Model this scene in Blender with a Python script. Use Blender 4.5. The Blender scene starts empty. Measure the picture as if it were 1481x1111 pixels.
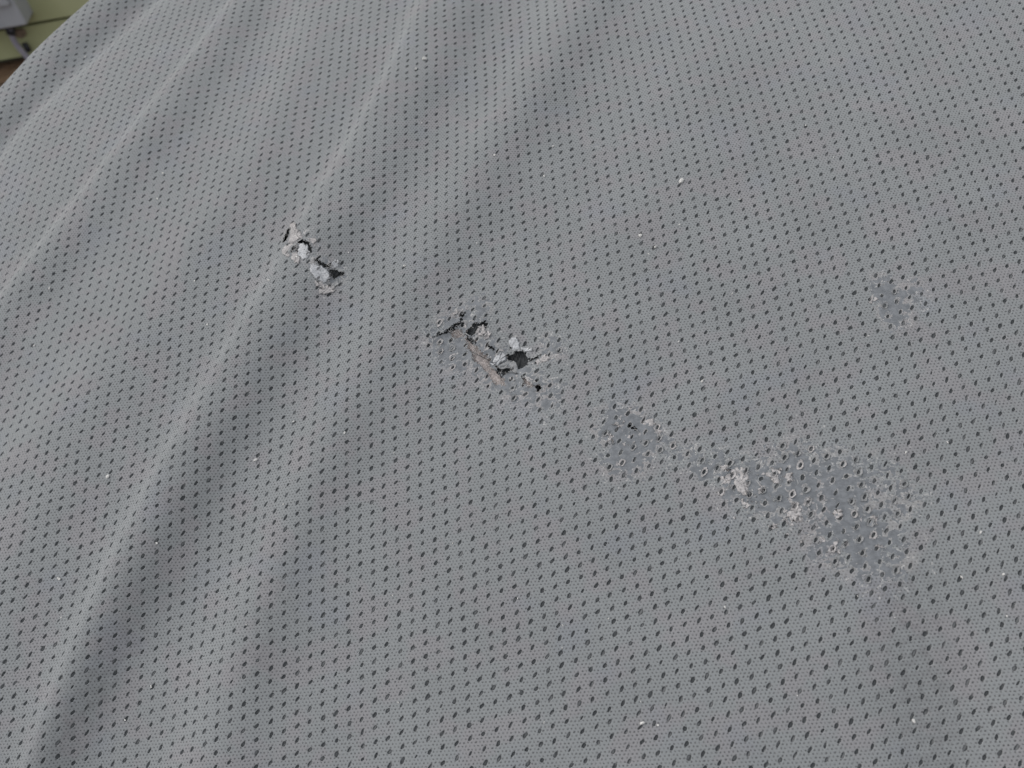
import bpy, math, random
import numpy as np
from mathutils import Matrix, Vector

rng = np.random.default_rng(7)
random.seed(7)
SC = bpy.context.scene
COL = SC.collection

# ------------------------------------------------------------------ frames
# cloth frame: x right, y up the slope, z out of the cover, millimetres.
FPX, CX, CY = 1100.0, 740.5, 555.5            # photograph: focal length and centre in its pixels
TH, PH = 0.37924, -0.14388736                 # tilt of the cover against the view axis
DIST = 330.0
nrm = np.array([math.sin(PH)*math.cos(TH), math.sin(TH), math.cos(PH)*math.cos(TH)])
ex = np.cross([0, 1, 0], nrm); ex /= np.linalg.norm(ex); ey = np.cross(nrm, ex)
RC = np.array([ex, ey, nrm])                  # camera axes -> cloth axes
CAM = RC @ np.array([0, 0, DIST])             # camera position in the cloth frame
PITCH, ROLL = math.radians(50), math.radians(-8)
up = np.array([math.sin(ROLL)*math.cos(PITCH), math.cos(ROLL)*math.cos(PITCH), math.sin(PITCH)])
fw = np.array([0, 0, -1.0]); fw -= up*(fw@up); fw /= np.linalg.norm(fw)
WM = np.array([np.cross(fw, up), fw, up])     # camera axes -> world axes
CW = WM @ RC.T                                # cloth axes -> world axes
ORG = np.array([0, 0, 0.80])                  # cloth origin in the world (metres)
def world(P): return np.asarray(P) @ CW.T * 0.001 + ORG
CAMW = world(CAM)
def ray_c(x, y): return RC @ np.array([(x-CX)/FPX, -(y-CY)/FPX, -1.0])
def ray_w(x, y):
    r = WM @ np.array([(x-CX)/FPX, -(y-CY)/FPX, -1.0]); return r/np.linalg.norm(r)

# ------------------------------------------------------------------ camera
cd = bpy.data.cameras.new('camera'); cam = bpy.data.objects.new('camera', cd); COL.objects.link(cam)
cd.sensor_fit = 'HORIZONTAL'; cd.sensor_width = 36; cd.lens = 36*FPX/1481
cd.clip_start = 0.01; cd.clip_end = 200
cd.dof.use_dof = True; cd.dof.focus_distance = 0.335; cd.dof.aperture_fstop = 14
m4 = Matrix([[*WM[r], CAMW[r]] for r in range(3)] + [[0, 0, 0, 1]])
cam.matrix_world = m4
SC.camera = cam
SC.cycles.max_bounces = 5; SC.cycles.diffuse_bounces = 2

# ------------------------------------------------------------------ light
SUN_EL, SUN_AZ = math.radians(44), math.radians(156)     # azimuth of the bright part of the cloud, from +X towards +Y
wd = bpy.data.worlds.new('World'); SC.world = wd; wd.use_nodes = True
nt = wd.node_tree; bg = nt.nodes['Background']
sky = nt.nodes.new('ShaderNodeTexSky'); sky.sky_type = 'NISHITA'; sky.sun_disc = False
sky.sun_elevation = SUN_EL; sky.sun_rotation = math.pi/2 - SUN_AZ
sky.air_density = 1.0; sky.dust_density = 6.0; sky.ozone_density = 1.0
hs = nt.nodes.new('ShaderNodeHueSaturation'); hs.inputs['Saturation'].default_value = 0.28
nt.links.new(sky.outputs[0], hs.inputs['Color'])
mx = nt.nodes.new('ShaderNodeMix'); mx.data_type = 'RGBA'; mx.inputs[0].default_value = 0.55      # closed, even cloud over the clear-sky gradient
nt.links.new(hs.outputs[0], mx.inputs[6]); mx.inputs[7].default_value = (4.85, 5.0, 5.15, 1); nt.links.new(mx.outputs[2], bg.inputs[0])
bg.inputs[1].default_value = 0.15
sd = bpy.data.lights.new('sun', 'SUN'); sun = bpy.data.objects.new('sun', sd); COL.objects.link(sun)
sd.energy = 0.72; sd.angle = math.radians(50); sd.color = (1, 0.985, 0.965)
sv = Vector((math.cos(SUN_EL)*math.cos(SUN_AZ), math.cos(SUN_EL)*math.sin(SUN_AZ), math.sin(SUN_EL)))
sun.rotation_euler = sv.to_track_quat('Z', 'Y').to_euler()
SC.view_settings.view_transform = 'Standard'; SC.view_settings.look = 'None'
SC.view_settings.exposure = -0.05; SC.view_settings.gamma = 1

# ------------------------------------------------------------------ cloth shape
AX = math.radians(19)
DP = np.array([math.cos(AX), -math.sin(AX)]); DQ = np.array([math.sin(AX), math.cos(AX)])
U = np.array([-0.90, 0.436]); U /= np.linalg.norm(U)
UE = 412.0                                    # where the cover bends over its far left edge
def base_h(x, y):
    u = x*U[0] + y*U[1]
    h = -0.00034*np.maximum(0, y-20)**2*np.clip((x+420)/260, .3, 1) - 0.0003*np.maximum(0, -y)**2 - 0.0001*np.maximum(0, -70-x)**2 - 0.0003*np.maximum(0, u-130)**2
    t = np.maximum(0, u-UE)
    h = h - np.where(t < 18, 0.055*t**2, 0.055*18**2 + 1.98*(t-18))
    h = h - 0.00035*np.maximum(0, x-150)**2
    h = h + 0.5*np.sin(x*0.031+y*0.012+1)*np.sin(y*0.027-x*0.008) + 0.22*np.sin(x*0.083-y*0.03)*np.sin(y*0.07+2)
    return h
# fold flanks: pixel trace in the photograph, slope of the flank (+ rises to the right), half width in mm
FOLDS = [
 ([(0, 190), (100, 80), (190, 0)],                                         [(-400, -.46), (400, -.46)], 13),
 ([(0, 245), (70, 160), (135, 100), (240, 0)],                             [(-400, .55), (400, .50)], 7),
 ([(0, 430), (50, 350), (160, 230), (270, 80), (335, 0)],                  [(-400, .44), (400, .40)], 4.5),
 ([(0, 500), (80, 375), (200, 260), (300, 110), (375, 0)],                 [(-400, -.26), (400, -.26)], 12),
 ([(0, 660), (140, 480), (250, 370), (325, 240), (420, 60)],               [(-400, .16), (400, .16)], 16),
 ([(100, 720), (190, 560), (270, 420), (370, 260), (460, 60)],             [(-400, -.12), (400, -.12)], 14),
 ([(22, 1111), (95, 945), (195, 742), (275, 590), (352, 437), (400, 362), (478, 240), (560, 120), (600, 0)],
                                                                            [(-400, .32), (0, .38), (100, .38), (400, .40)], 6.5),
 ([(75, 1090), (180, 920), (278, 750), (370, 570), (430, 450), (560, 250), (640, 140), (690, 0)],
                                                                            [(-400, -.66), (-100, -.50), (0, -.32), (100, -.25), (400, -.24)], 11),
 ([(265, 1080), (340, 870), (425, 660), (550, 430), (640, 270), (710, 160), (770, 60), (800, 0)],
                                                                            [(-400, .27), (-50, .28), (60, .16), (120, .28), (400, .32)], 12),
 ([(345, 1111), (425, 850), (515, 640), (600, 450), (680, 330), (745, 225), (840, 90), (880, 0)],
                                                                            [(-400, -.30), (-50, -.20), (60, -.20), (120, -.26), (400, -.24)], 12),
 ([(560, 1080), (640, 850), (720, 700), (840, 350), (930, 180), (1010, 0)], [(-400, .06), (400, .08)], 22),
 ([(1330, 1111), (1310, 950), (1290, 800), (1290, 650)],                    [(-400, -.36), (-110, -.28), (-40, -.04), (400, 0)], 14),
 ([(1440, 1111), (1425, 950), (1410, 800), (1400, 650)],                    [(-400, .30), (-110, .24), (-40, .03), (400, 0)], 14),
]
DENTS = []                                    # (x, y, depth, radius) filled in below
CURV = [None]*len(FOLDS)
def fold_h(x, y):
    p = x*DP[0]+y*DP[1]; q = x*DQ[0]+y*DQ[1]; h = 0.0
    for (pts, S, w), c in zip(FOLDS, CURV):
        if c is None: continue
        qc = np.clip(q, c[1]-60, c[2]+60)
        t = p - np.polyval(c[0], qc)
        h = h + 1.08*np.interp(q, [a for a, _ in S], [b for _, b in S])*w*(np.tanh(t/w))
    return h
def H(x, y):
    h = base_h(x, y) + fold_h(x, y)
    for (dx, dy, d, r) in DENTS:
        h = h - d*np.exp(-((x-dx)**2+(y-dy)**2)/(r*r))
    return h
def at_many(pts):
    """points of the cover surface seen at pixels of the photograph (cloth frame, mm)"""
    R = np.array([ray_c(*p) for p in pts]); t = np.arange(200, 760, 4.0)
    P = CAM + R[:, None, :]*t[None, :, None]
    below = P[..., 2] <= H(P[..., 0], P[..., 1]); below[:, -1] = True
    b = t[below.argmax(1)]; a = b-4.0
    for _ in range(13):
        m = (a+b)/2; P = CAM + R*m[:, None]; u = P[:, 2] <= H(P[:, 0], P[:, 1])
        b = np.where(u, m, b); a = np.where(u, a, m)
    return (CAM + R*b[:, None])[:, :2]
def at(px, py): return at_many([(px, py)])[0]
for it in range(4):                            # settle the fold lines on the folded surface
    ALL = at_many([p for f in FOLDS for p in f[0]]); new = []; k0 = 0
    for pts, S, w in FOLDS:
        Q = ALL[k0:k0+len(pts)]; k0 += len(pts); p = Q@DP; q = Q@DQ
        new.append((np.polyfit(q, p, min(3, len(pts)-1)), q.min(), q.max()))
    CURV = new
for (px, py, d, r) in [(668, 480, 2.0, 9), (705, 520, 1.6, 9), (748, 520, 2.6, 10), (436, 356, 1.8, 8), (482, 396, 1.8, 8),
                       (917, 620, 1.0, 6), (690, 455, -1.2, 7), (765, 545, -1.2, 8), (450, 345, -1.0, 6)]:
    P = at(px, py); DENTS.append((P[0], P[1], d, r))

# fabric coordinates: arc length across the folds, so the knit is not stretched
pg = np.arange(-640, 400, 1.0); qg = np.arange(-360, 460, 2.0)
PG, QG = np.meshgrid(pg, qg)
DSAVE = DENTS; DENTS = []
HG = H(PG*DP[0]+QG*DQ[0], PG*DP[1]+QG*DQ[1]); DENTS = DSAVE
sl = np.diff(HG, axis=1); ds = np.sqrt(1+sl*sl)
SG = np.concatenate([np.zeros((len(qg), 1)), np.cumsum(ds, axis=1)], axis=1)
i80 = int(80-pg[0]); SG = SG - SG[:, i80:i80+1] + 80
sgrid = np.arange(-1150, 420, 1.0)
PINV = np.array([np.interp(sgrid, SG[k], pg) for k in range(len(qg))])
def bil(T, a, b):
    a = np.clip(a, 0, T.shape[0]-1.001); b = np.clip(b, 0, T.shape[1]-1.001)
    i = a.astype(int); j = b.astype(int); fa = a-i; fb = b-j
    return (T[i, j]*(1-fb)+T[i, j+1]*fb)*(1-fa) + (T[i+1, j]*(1-fb)+T[i+1, j+1]*fb)*fa
def fab2xy(F):
    s = F[..., 0]*DP[0]+F[..., 1]*DP[1]; q = F[..., 0]*DQ[0]+F[..., 1]*DQ[1]
    p = bil(PINV, (q-qg[0])/2.0, s-sgrid[0])
    return np.stack([p*DP[0]+q*DQ[0], p*DP[1]+q*DQ[1]], -1)
def xy2fab(X):
    X = np.asarray(X, float); p = X[..., 0]*DP[0]+X[..., 1]*DP[1]; q = X[..., 0]*DQ[0]+X[..., 1]*DQ[1]
    s = bil(SG, np.atleast_1d((q-qg[0])/2.0), np.atleast_1d(p-pg[0])).reshape(np.shape(p))
    return np.stack([s*DP[0]+q*DQ[0], s*DP[1]+q*DQ[1]], -1)
def surf(X, off=0.0):
    """cloth-frame points on the surface at plan positions X, raised by off along the normal"""
    x, y = X[..., 0], X[..., 1]; e = 0.25
    h = H(x, y); hx = (H(x+e, y)-H(x-e, y))/(2*e); hy = (H(x, y+e)-H(x, y-e))/(2*e)
    n = np.stack([-hx, -hy, np.ones_like(hx)], -1); n /= np.linalg.norm(n, axis=-1, keepdims=True)
    return np.stack([x, y, h], -1) + n*np.asarray(off)[..., None]

VA = np.array([.01567329, .0056579])*DIST     # lattice of the perforations in fabric coordinates
VB = np.array([-.00178605, .01479811])*DIST
E2 = VB/4; E1 = (VA-E2)/3.5                   # lattice of the fine pin dots
EI = np.linalg.inv(np.stack([E1, E2], 1))

# ------------------------------------------------------------------ damage map
def seg_d(X, poly, closed=False):
    d = np.full(X.shape[:-1], 1e9); n = len(poly)
    for k in range(n if closed else n-1):
        a, b = poly[k], poly[(k+1) % n]; ab = b-a
        t = np.clip(((X-a)@ab)/(ab@ab+1e-9), 0, 1)
        d = np.minimum(d, np.linalg.norm(X-(a+t[..., None]*ab), axis=-1))
    return d
def inside(X, poly):
    r = np.zeros(X.shape[:-1], bool); n = len(poly)
    for k in range(n):
        a, b = poly[k], poly[(k+1) % n]
        c = ((a[1] > X[..., 1]) != (b[1] > X[..., 1])) & (X[..., 0] < (b[0]-a[0])*(X[..., 1]-a[1])/(b[1]-a[1]+1e-12)+a[0])
        r ^= c
    return r
def pl(*pts): return at_many(pts)
# openings torn right through the cover
RIPS = [pl((418, 331), (421, 334), (415, 349), (409, 353), (412, 344)),
        pl((430, 351), (437, 347), (446, 350), (452, 358), (451, 367), (447, 368), (446, 361), (441, 355), (434, 354)),
        pl((420, 364), (424, 357), (430, 356), (427, 362), (421, 366)),
        pl((454, 375), (460, 376), (470, 382), (478, 384), (477, 389), (468, 387), (459, 382)),
        pl((476, 391), (484, 390), (494, 394), (497, 398), (489, 401), (483, 406), (480, 399)),
        pl((640, 482), (648, 476), (655, 471), (662, 466), (667, 468), (663, 473), (656, 476), (650, 481), (643, 485)),
        pl((672, 481), (681, 474), (686, 466), (694, 468), (702, 463), (705, 472), (702, 478), (697, 472), (690, 476), (688, 483), (682, 488)),
        pl((729, 513), (741, 514), (747, 507), (757, 508), (764, 517), (765, 527), (757, 534), (750, 535), (744, 527), (737, 521)),
        pl((716, 530), (726, 531), (735, 529), (738, 538), (728, 545), (720, 539)),
        pl((773, 558), (780, 555), (783, 562), (776, 564)),
        pl((621, 489), (632, 486), (641, 482), (641, 484), (633, 488), (623, 491)),
        pl((676, 485), (684, 491), (691, 497), (689, 499), (681, 494), (675, 488)),
        pl((704, 497), (712, 502), (717, 507), (714, 508), (707, 503)),
        pl((664, 466), (668, 457), (673, 451), (675, 453), (670, 460), (667, 468)),
        pl((765, 520), (774, 518), (783, 512), (784, 514), (775, 521), (766, 524)),
        pl((912, 618), (917, 617), (921, 621), (919, 624), (914, 622))]
# where the face fabric is gone and the pink-beige padding shows
BARE = [pl((650, 481), (657, 475), (668, 478), (671, 487), (660, 491), (653, 488)),
        pl((672, 490), (679, 489), (684, 497), (690, 502), (693, 510), (687, 513), (681, 509), (675, 505), (677, 498)),
        pl((684, 510), (695, 507), (703, 517), (710, 521), (708, 529), (714, 536), (704, 540), (696, 531), (690, 525), (682, 519)),
        pl((706, 538), (714, 534), (722, 541), (729, 548), (733, 560), (724, 558), (715, 557), (709, 549)),
        pl((755, 546), (764, 548), (772, 556), (770, 563), (761, 558))]
# where the coating has flaked off the knit: polyline, radius mm, strength
PEEL = [(pl((690, 445), (680, 465)), 7, .75), (pl((645, 490), (662, 515)), 8.5, .8), (pl((655, 480), (755, 555)), 9.5, .78),
        (pl((800, 495), (800, 505)), 6, .6), (pl((745, 560), (790, 575)), 9, .55),
        (pl((895, 618), (925, 630), (905, 660)), 9.5, 1.0), (pl((940, 630), (975, 655), (1010, 662)), 5.0, .62),
        (pl((1020, 670), (1070, 690)), 8, .8), (pl((1080, 700), (1130, 715)), 11, .95),
        (pl((1150, 690), (1210, 700), (1230, 760), (1260, 790)), 14, .92), (pl((1270, 690), (1300, 720)), 10, .7),
        (pl((1190, 790), (1260, 810)), 8, .7), (pl((1278, 418), (1288, 430), (1295, 455)), 6.5, 1.0), (pl((1318, 420), (1325, 440)), 7, .55),
        (pl((436, 350), (448, 372)), 6, .5), (pl((470, 390), (480, 405)), 7, .55), (pl((855, 205), (862, 215)), 5, .30)]
def peel(X):
    v = np.zeros(X.shape[:-1])
    for poly, r, s in PEEL: v = np.maximum(v, s*np.exp(-(seg_d(X, poly)/r)**2.6*0.65))
    return v
CRE = [2, 6]                                   # folds whose crest is worn pale
def crease(X):
    p = X@DP; q = X@DQ; v = 0
    for k, w, am in ((1, 2.8, .7), (2, 1.9, .9), (6, 1.8, 1.0)):
        c = CURV[k]; t = p-np.polyval(c[0], np.clip(q, c[1]-60, c[2]+60)) - 1.0
        v = np.maximum(v, am*np.exp(-(t/w)**2))
    return v
def stain_shade(X):
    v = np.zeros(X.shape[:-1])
    for poly, r, s in STAIN_SHADE: v = np.maximum(v, s*np.exp(-(seg_d(X, poly)/r)**2))
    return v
STAIN_SHADE = [(pl((1345, 1080), (1330, 980), (1300, 860)), 16, .55), (pl((718, 560), (750, 550), (775, 578)), 10, -1.6), (pl((740, 240), (745, 290)), 9, -.35),  # positive: grime plus fold-valley shade painted into the colour; negative: brown dirt
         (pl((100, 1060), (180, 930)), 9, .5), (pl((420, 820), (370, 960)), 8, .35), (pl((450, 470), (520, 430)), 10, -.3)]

PINCH = [(at(668, 480), .22, 10, .5), (at(748, 520), .26, 12, -.6), (at(436, 356), .22, 9, .5), (at(482, 396), .20, 9, -.4), (at(917, 620), .15, 8, .3)]
def pinch(X):
    X = X.copy()
    for c, k, rad, tw in PINCH:
        d = X-c; g = np.exp(-(d**2).sum(-1)/rad**2)[..., None]
        X = X + g*k*(np.stack([d[..., 0]*np.cos(1.3*tw)-d[..., 1]*tw, d[..., 1]*.7+d[..., 0]*tw], -1))
    return X
# ------------------------------------------------------------------ materials
def nodes(name):
    m = bpy.data.materials.new(name); m.use_nodes = True; t = m.node_tree
    return m, t, t.nodes['Principled BSDF']
class NB:
    def __init__(s, t): s.t = t
    def n(s, kind, **kw):
        o = s.t.nodes.new(kind)
        for k, v in kw.items(): setattr(o, k, v)
        return o
    def lk(s, a, b): s.t.links.new(a, b)
    def m(s, op, a, b=None, c=None, clamp=False):
        o = s.n('ShaderNodeMath', operation=op, use_clamp=clamp)
        for i, v in enumerate((a, b, c)):
            if v is None: continue
            if isinstance(v, (int, float)): o.inputs[i].default_value = v
            else: s.lk(v, o.inputs[i])
        return o.outputs[0]
    def step(s, v, lo, hi):
        o = s.n('ShaderNodeMapRange', interpolation_type='SMOOTHSTEP'); s.lk(v, o.inputs[0])
        o.inputs[1].default_value = lo; o.inputs[2].default_value = hi; return o.outputs[0]
    def mix(s, f, a, b):
        o = s.n('ShaderNodeMix', data_type='RGBA')
        for i, v in ((0, f), (6, a), (7, b)):
            if isinstance(v, (int, float)): o.inputs[i].default_value = v
            elif isinstance(v, tuple): o.inputs[i].default_value = (*v, 1)
            else: s.lk(v, o.inputs[i])
        return o.outputs[2]
    def noise(s, vec, sc, det=2, rough=.5, dist=0):
        o = s.n('ShaderNodeTexNoise'); o.inputs['Scale'].default_value = sc; o.inputs['Detail'].default_value = det
        o.inputs['Roughness'].default_value = rough; o.inputs['Distortion'].default_value = dist
        if vec is not None: s.lk(vec, o.inputs['Vector'])
        return o.outputs['Fac']
    def attr(s, name):
        o = s.n('ShaderNodeAttribute'); o.attribute_name = name; return o.outputs['Fac']
GREY = (.259, .271, .278); PINK = (.280, .267, .279); BLUE = (.254, .268, .296)
def fabric_mat(name, detailed=2):
    m, t, bs = nodes(name); N = NB(t)
    uv = N.n('ShaderNodeUVMap').outputs[0]
    tc = N.n('ShaderNodeTexCoord').outputs['Object']
    sx = N.n('ShaderNodeSeparateXYZ'); N.lk(uv, sx.inputs[0]); u, v = sx.outputs[0], sx.outputs[1]
    # pin dots on a staggered lattice
    wob = N.m('MULTIPLY', N.m('SUBTRACT', N.noise(uv, .9, 2), .5), .5)
    kk = N.m('ADD', N.m('SUBTRACT', u, N.m('MULTIPLY', v, .5)), wob); vv = N.m('ADD', v, wob)
    TAU = 2*math.pi
    c1 = N.m('COSINE', N.m('MULTIPLY', kk, TAU)); c2 = N.m('COSINE', N.m('MULTIPLY', vv, TAU))
    c3 = N.m('COSINE', N.m('MULTIPLY', N.m('ADD', kk, vv), TAU))
    lat = N.m('ADD', N.m('ADD', c1, c2), c3)
    n1 = N.noise(uv, 1.1, 1)
    dots = N.m('MULTIPLY', N.step(lat, .35, 2.3), N.m('ADD', .45, N.m('MULTIPLY', N.step(n1, .35, .65), .55)))
    rows = N.m('MULTIPLY', N.m('COSINE', N.m('MULTIPLY', vv, TAU*2)), .5)
    # slow discolouration
    a = N.step(N.noise(uv, .075, 3, .55), .47, .62); b = N.step(N.noise(uv, .045, 2), .55, .7)
    col = N.mix(N.m('MULTIPLY', a, .6), GREY, PINK); col = N.mix(N.m('MULTIPLY', b, .45), col, BLUE)
    g = N.m('ADD', .84, N.m('MULTIPLY', N.noise(uv, 2.3, 2, .8), .42))
    g = N.m('MULTIPLY', g, N.m('ADD', .86, N.m('MULTIPLY', N.noise(uv, .03, 5, .6), .28)))
    hsv = N.n('ShaderNodeHueSaturation'); N.lk(col, hsv.inputs['Color']); N.lk(g, hsv.inputs['Value']); col = hsv.outputs[0]
    col = N.mix(N.m('MULTIPLY', dots, .9), col, (.085, .088, .092))
    ds_ = N.step(lat, .35, 2.3); hgt = N.m('ADD', N.m('MULTIPLY', ds_, -1.0), N.m('MULTIPLY', rows, .25))
    bs.inputs['Roughness'].default_value = .92
    if detailed:
        cr = N.attr('crease'); stn = N.attr('stain_shade')
        col = N.mix(N.m('MULTIPLY', cr, N.m('MULTIPLY', N.step(N.noise(uv, .12, 3), .25, .6), N.m('MULTIPLY', n1, .55))), col, (.37, .38, .39))
        gn = N.step(N.noise(uv, .35, 4, .7), .35, .7)
        col = N.mix(N.m('MULTIPLY', N.m('MAXIMUM', stn, 0), N.m('MULTIPLY', gn, .6)), col, (.10, .095, .10))  # dark smudges: grime and the shade of the fold valleys, mixed into the colour
        col = N.mix(N.m('MULTIPLY', N.m('MAXIMUM', N.m('MULTIPLY', stn, -1), 0), N.m('MULTIPLY', gn, .7)), col, (.29, .25, .20))
    if detailed > 1:
        pe = N.attr('peel'); rim = N.attr('rim')
        # flaked-off coating: bare smooth film, with collars of coating left round the perforations
        fl = N.noise(uv, .42, 4, .62, .8)
        e = N.m('ADD', N.m('SUBTRACT', pe, N.m('MULTIPLY', rim, .62)), N.m('MULTIPLY', N.m('SUBTRACT', fl, .5), 2.75))
        bare = N.step(e, .47, .53); edge = N.m('MULTIPLY', N.step(e, .36, .455), N.m('SUBTRACT', 1, N.step(e, .46, .50)))
        pale = N.m('MULTIPLY', N.step(pe, .12, .5), N.step(N.noise(uv, .16, 2), .46, .6))
        col = N.mix(N.m('MULTIPLY', pale, .36), col, (.40, .375, .37))
        film = N.mix(N.step(N.noise(uv, .5, 4, .75), .35, .65), (.162, .172, .186), (.236, .248, .266))
        col = N.mix(bare, col, film)
        col = N.mix(N.m('MULTIPLY', edge, N.step(N.noise(uv, .8, 2), .42, .6)), col, (.58, .57, .56))
        hgt = N.m('ADD', N.m('MULTIPLY', hgt, N.m('SUBTRACT', 1, bare)), N.m('ADD', N.m('MULTIPLY', N.m('SUBTRACT', 1, bare), 1.6), N.m('MULTIPLY', bare, N.m('MULTIPLY', fl, 1.5))))
        ro = N.m('SUBTRACT', .92, N.m('MULTIPLY', bare, .3)); N.lk(ro, bs.inputs['Roughness'])
    bp = N.n('ShaderNodeBump'); bp.inputs['Strength'].default_value = .6; bp.inputs['Distance'].default_value = .00012
    N.lk(hgt, bp.inputs['Height']); N.lk(bp.outputs[0], bs.inputs['Normal'])
    N.lk(col, bs.inputs['Base Color']); bs.inputs['Specular IOR Level'].default_value = .18
    bs.inputs['Sheen Weight'].default_value = .35; bs.inputs['Sheen Roughness'].default_value = .5
    return m
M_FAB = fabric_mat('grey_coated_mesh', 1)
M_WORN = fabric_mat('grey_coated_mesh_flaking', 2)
M_SKIRT = fabric_mat('grey_coated_mesh_side', 0)
def lining_mat():
    m, t, bs = nodes('dark_knit_lining'); N = NB(t)
    uv = N.n('ShaderNodeUVMap').outputs[0]
    w = N.n('ShaderNodeTexWave', wave_type='BANDS', bands_direction='X')
    mp = N.n('ShaderNodeMapping'); mp.inputs['Rotation'].default_value = (0, 0, math.radians(28)); N.lk(uv, mp.inputs[0])
    N.lk(mp.outputs[0], w.inputs['Vector']); w.inputs['Scale'].default_value = .32; w.inputs['Distortion'].default_value = 2.5
    w.inputs['Detail'].default_value = 2; w.inputs['Detail Scale'].default_value = .6
    col = N.mix(N.m('MULTIPLY', w.outputs['Fac'], N.step(N.noise(uv, .22, 2), .4, .6)), (.075, .08, .084), (.20, .205, .21))
    N.lk(col, bs.inputs['Base Color']); bs.inputs['Roughness'].default_value = .95; bs.inputs['Specular IOR Level'].default_value = .1
    return m
M_LIN = lining_mat()
def plain(name, c1, c2, sc=300., rough=.85, bump=.0003, det=4):
    m, t, bs = nodes(name); N = NB(t); tc = N.n('ShaderNodeTexCoord').outputs['Object']
    n1 = N.noise(tc, sc, det, .6)
    N.lk(N.mix(N.step(n1, .3, .7), c1, c2), bs.inputs['Base Color']); bs.inputs['Roughness'].default_value = rough
    bs.inputs['Specular IOR Level'].default_value = .25
    bp = N.n('ShaderNodeBump'); bp.inputs['Strength'].default_value = .6; bp.inputs['Distance'].default_value = bump
    N.lk(N.noise(tc, sc*2.2, 4, .65), bp.inputs['Height']); N.lk(bp.outputs[0], bs.inputs['Normal'])
    return m
def flake_mat(name, c1, c2):
    m, t, bs = nodes(name); N = NB(t); uv = N.n('ShaderNodeUVMap').outputs[0]
    sx = N.n('ShaderNodeSeparateXYZ'); N.lk(uv, sx.inputs[0]); u, v = sx.outputs[0], sx.outputs[1]; TAU = 2*math.pi
    kk = N.m('SUBTRACT', u, N.m('MULTIPLY', v, .5))
    lat = N.m('ADD', N.m('ADD', N.m('COSINE', N.m('MULTIPLY', kk, TAU)), N.m('COSINE', N.m('MULTIPLY', v, TAU))), N.m('COSINE', N.m('MULTIPLY', N.m('ADD', kk, v), TAU)))
    i = N.m('DIVIDE', u, 3.5); j = N.m('DIVIDE', N.m('SUBTRACT', v, i), 4)
    di = N.m('SUBTRACT', i, N.m('ROUND', i)); dj = N.m('SUBTRACT', j, N.m('ROUND', j))
    X = N.m('ADD', N.m('MULTIPLY', di, float(VA[0])), N.m('MULTIPLY', dj, float(VB[0]))); Y = N.m('ADD', N.m('MULTIPLY', di, float(VA[1])), N.m('MULTIPLY', dj, float(VB[1])))
    HA_ = math.atan2(2.25, 1.36); c, s_ = math.cos(HA_), math.sin(HA_)
    p = N.m('DIVIDE', N.m('ADD', N.m('MULTIPLY', X, c), N.m('MULTIPLY', Y, s_)), 1.05); q = N.m('DIVIDE', N.m('SUBTRACT', N.m('MULTIPLY', Y, c), N.m('MULTIPLY', X, s_)), .55)
    rr = N.m('ADD', N.m('MULTIPLY', p, p), N.m('MULTIPLY', q, q)); spot = N.m('SUBTRACT', 1, N.step(rr, .7, 1.4))
    n1 = N.noise(uv, .5, 4, .65); col = N.mix(N.step(n1, .3, .7), c1, c2)
    col = N.mix(N.m('MULTIPLY', N.step(lat, .5, 2.4), .35), col, (.15, .15, .155)); col = N.mix(N.m('MULTIPLY', spot, .8), col, (.10, .10, .105))
    col = N.mix(N.m('MULTIPLY', N.step(N.noise(uv, .9, 3, .7), .55, .7), .5), col, (.2, .19, .185))
    N.lk(col, bs.inputs['Base Color']); bs.inputs['Roughness'].default_value = .85; bs.inputs['Specular IOR Level'].default_value = .25
    bp = N.n('ShaderNodeBump'); bp.inputs['Strength'].default_value = .7; bp.inputs['Distance'].default_value = .0002
    N.lk(N.m('SUBTRACT', N.noise(uv, 1.2, 4, .7), N.m('MULTIPLY', spot, .6)), bp.inputs['Height']); N.lk(bp.outputs[0], bs.inputs['Normal'])
    return m
M_FLK = flake_mat('pale_coating_flake', (.37, .355, .355), (.58, .555, .55))
M_FLB = flake_mat('bluish_white_flake', (.42, .43, .45), (.64, .65, .67))
M_FLG = flake_mat('grey_coating_flake', (.24, .25, .255), (.37, .37, .375))
M_PAD = plain('pink_beige_padding', (.33, .29, .275), (.53, .48, .465), 900, .95, .0007)
M_GRIT = plain('white_grit', (.62, .61, .59), (.82, .81, .79), 900)
M_FIB = plain('pale_frayed_fibre', (.45, .44, .44), (.70, .69, .68), 500)
M_THR = plain('black_thread', (.05, .05, .053), (.12, .12, .12), 500)

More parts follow.
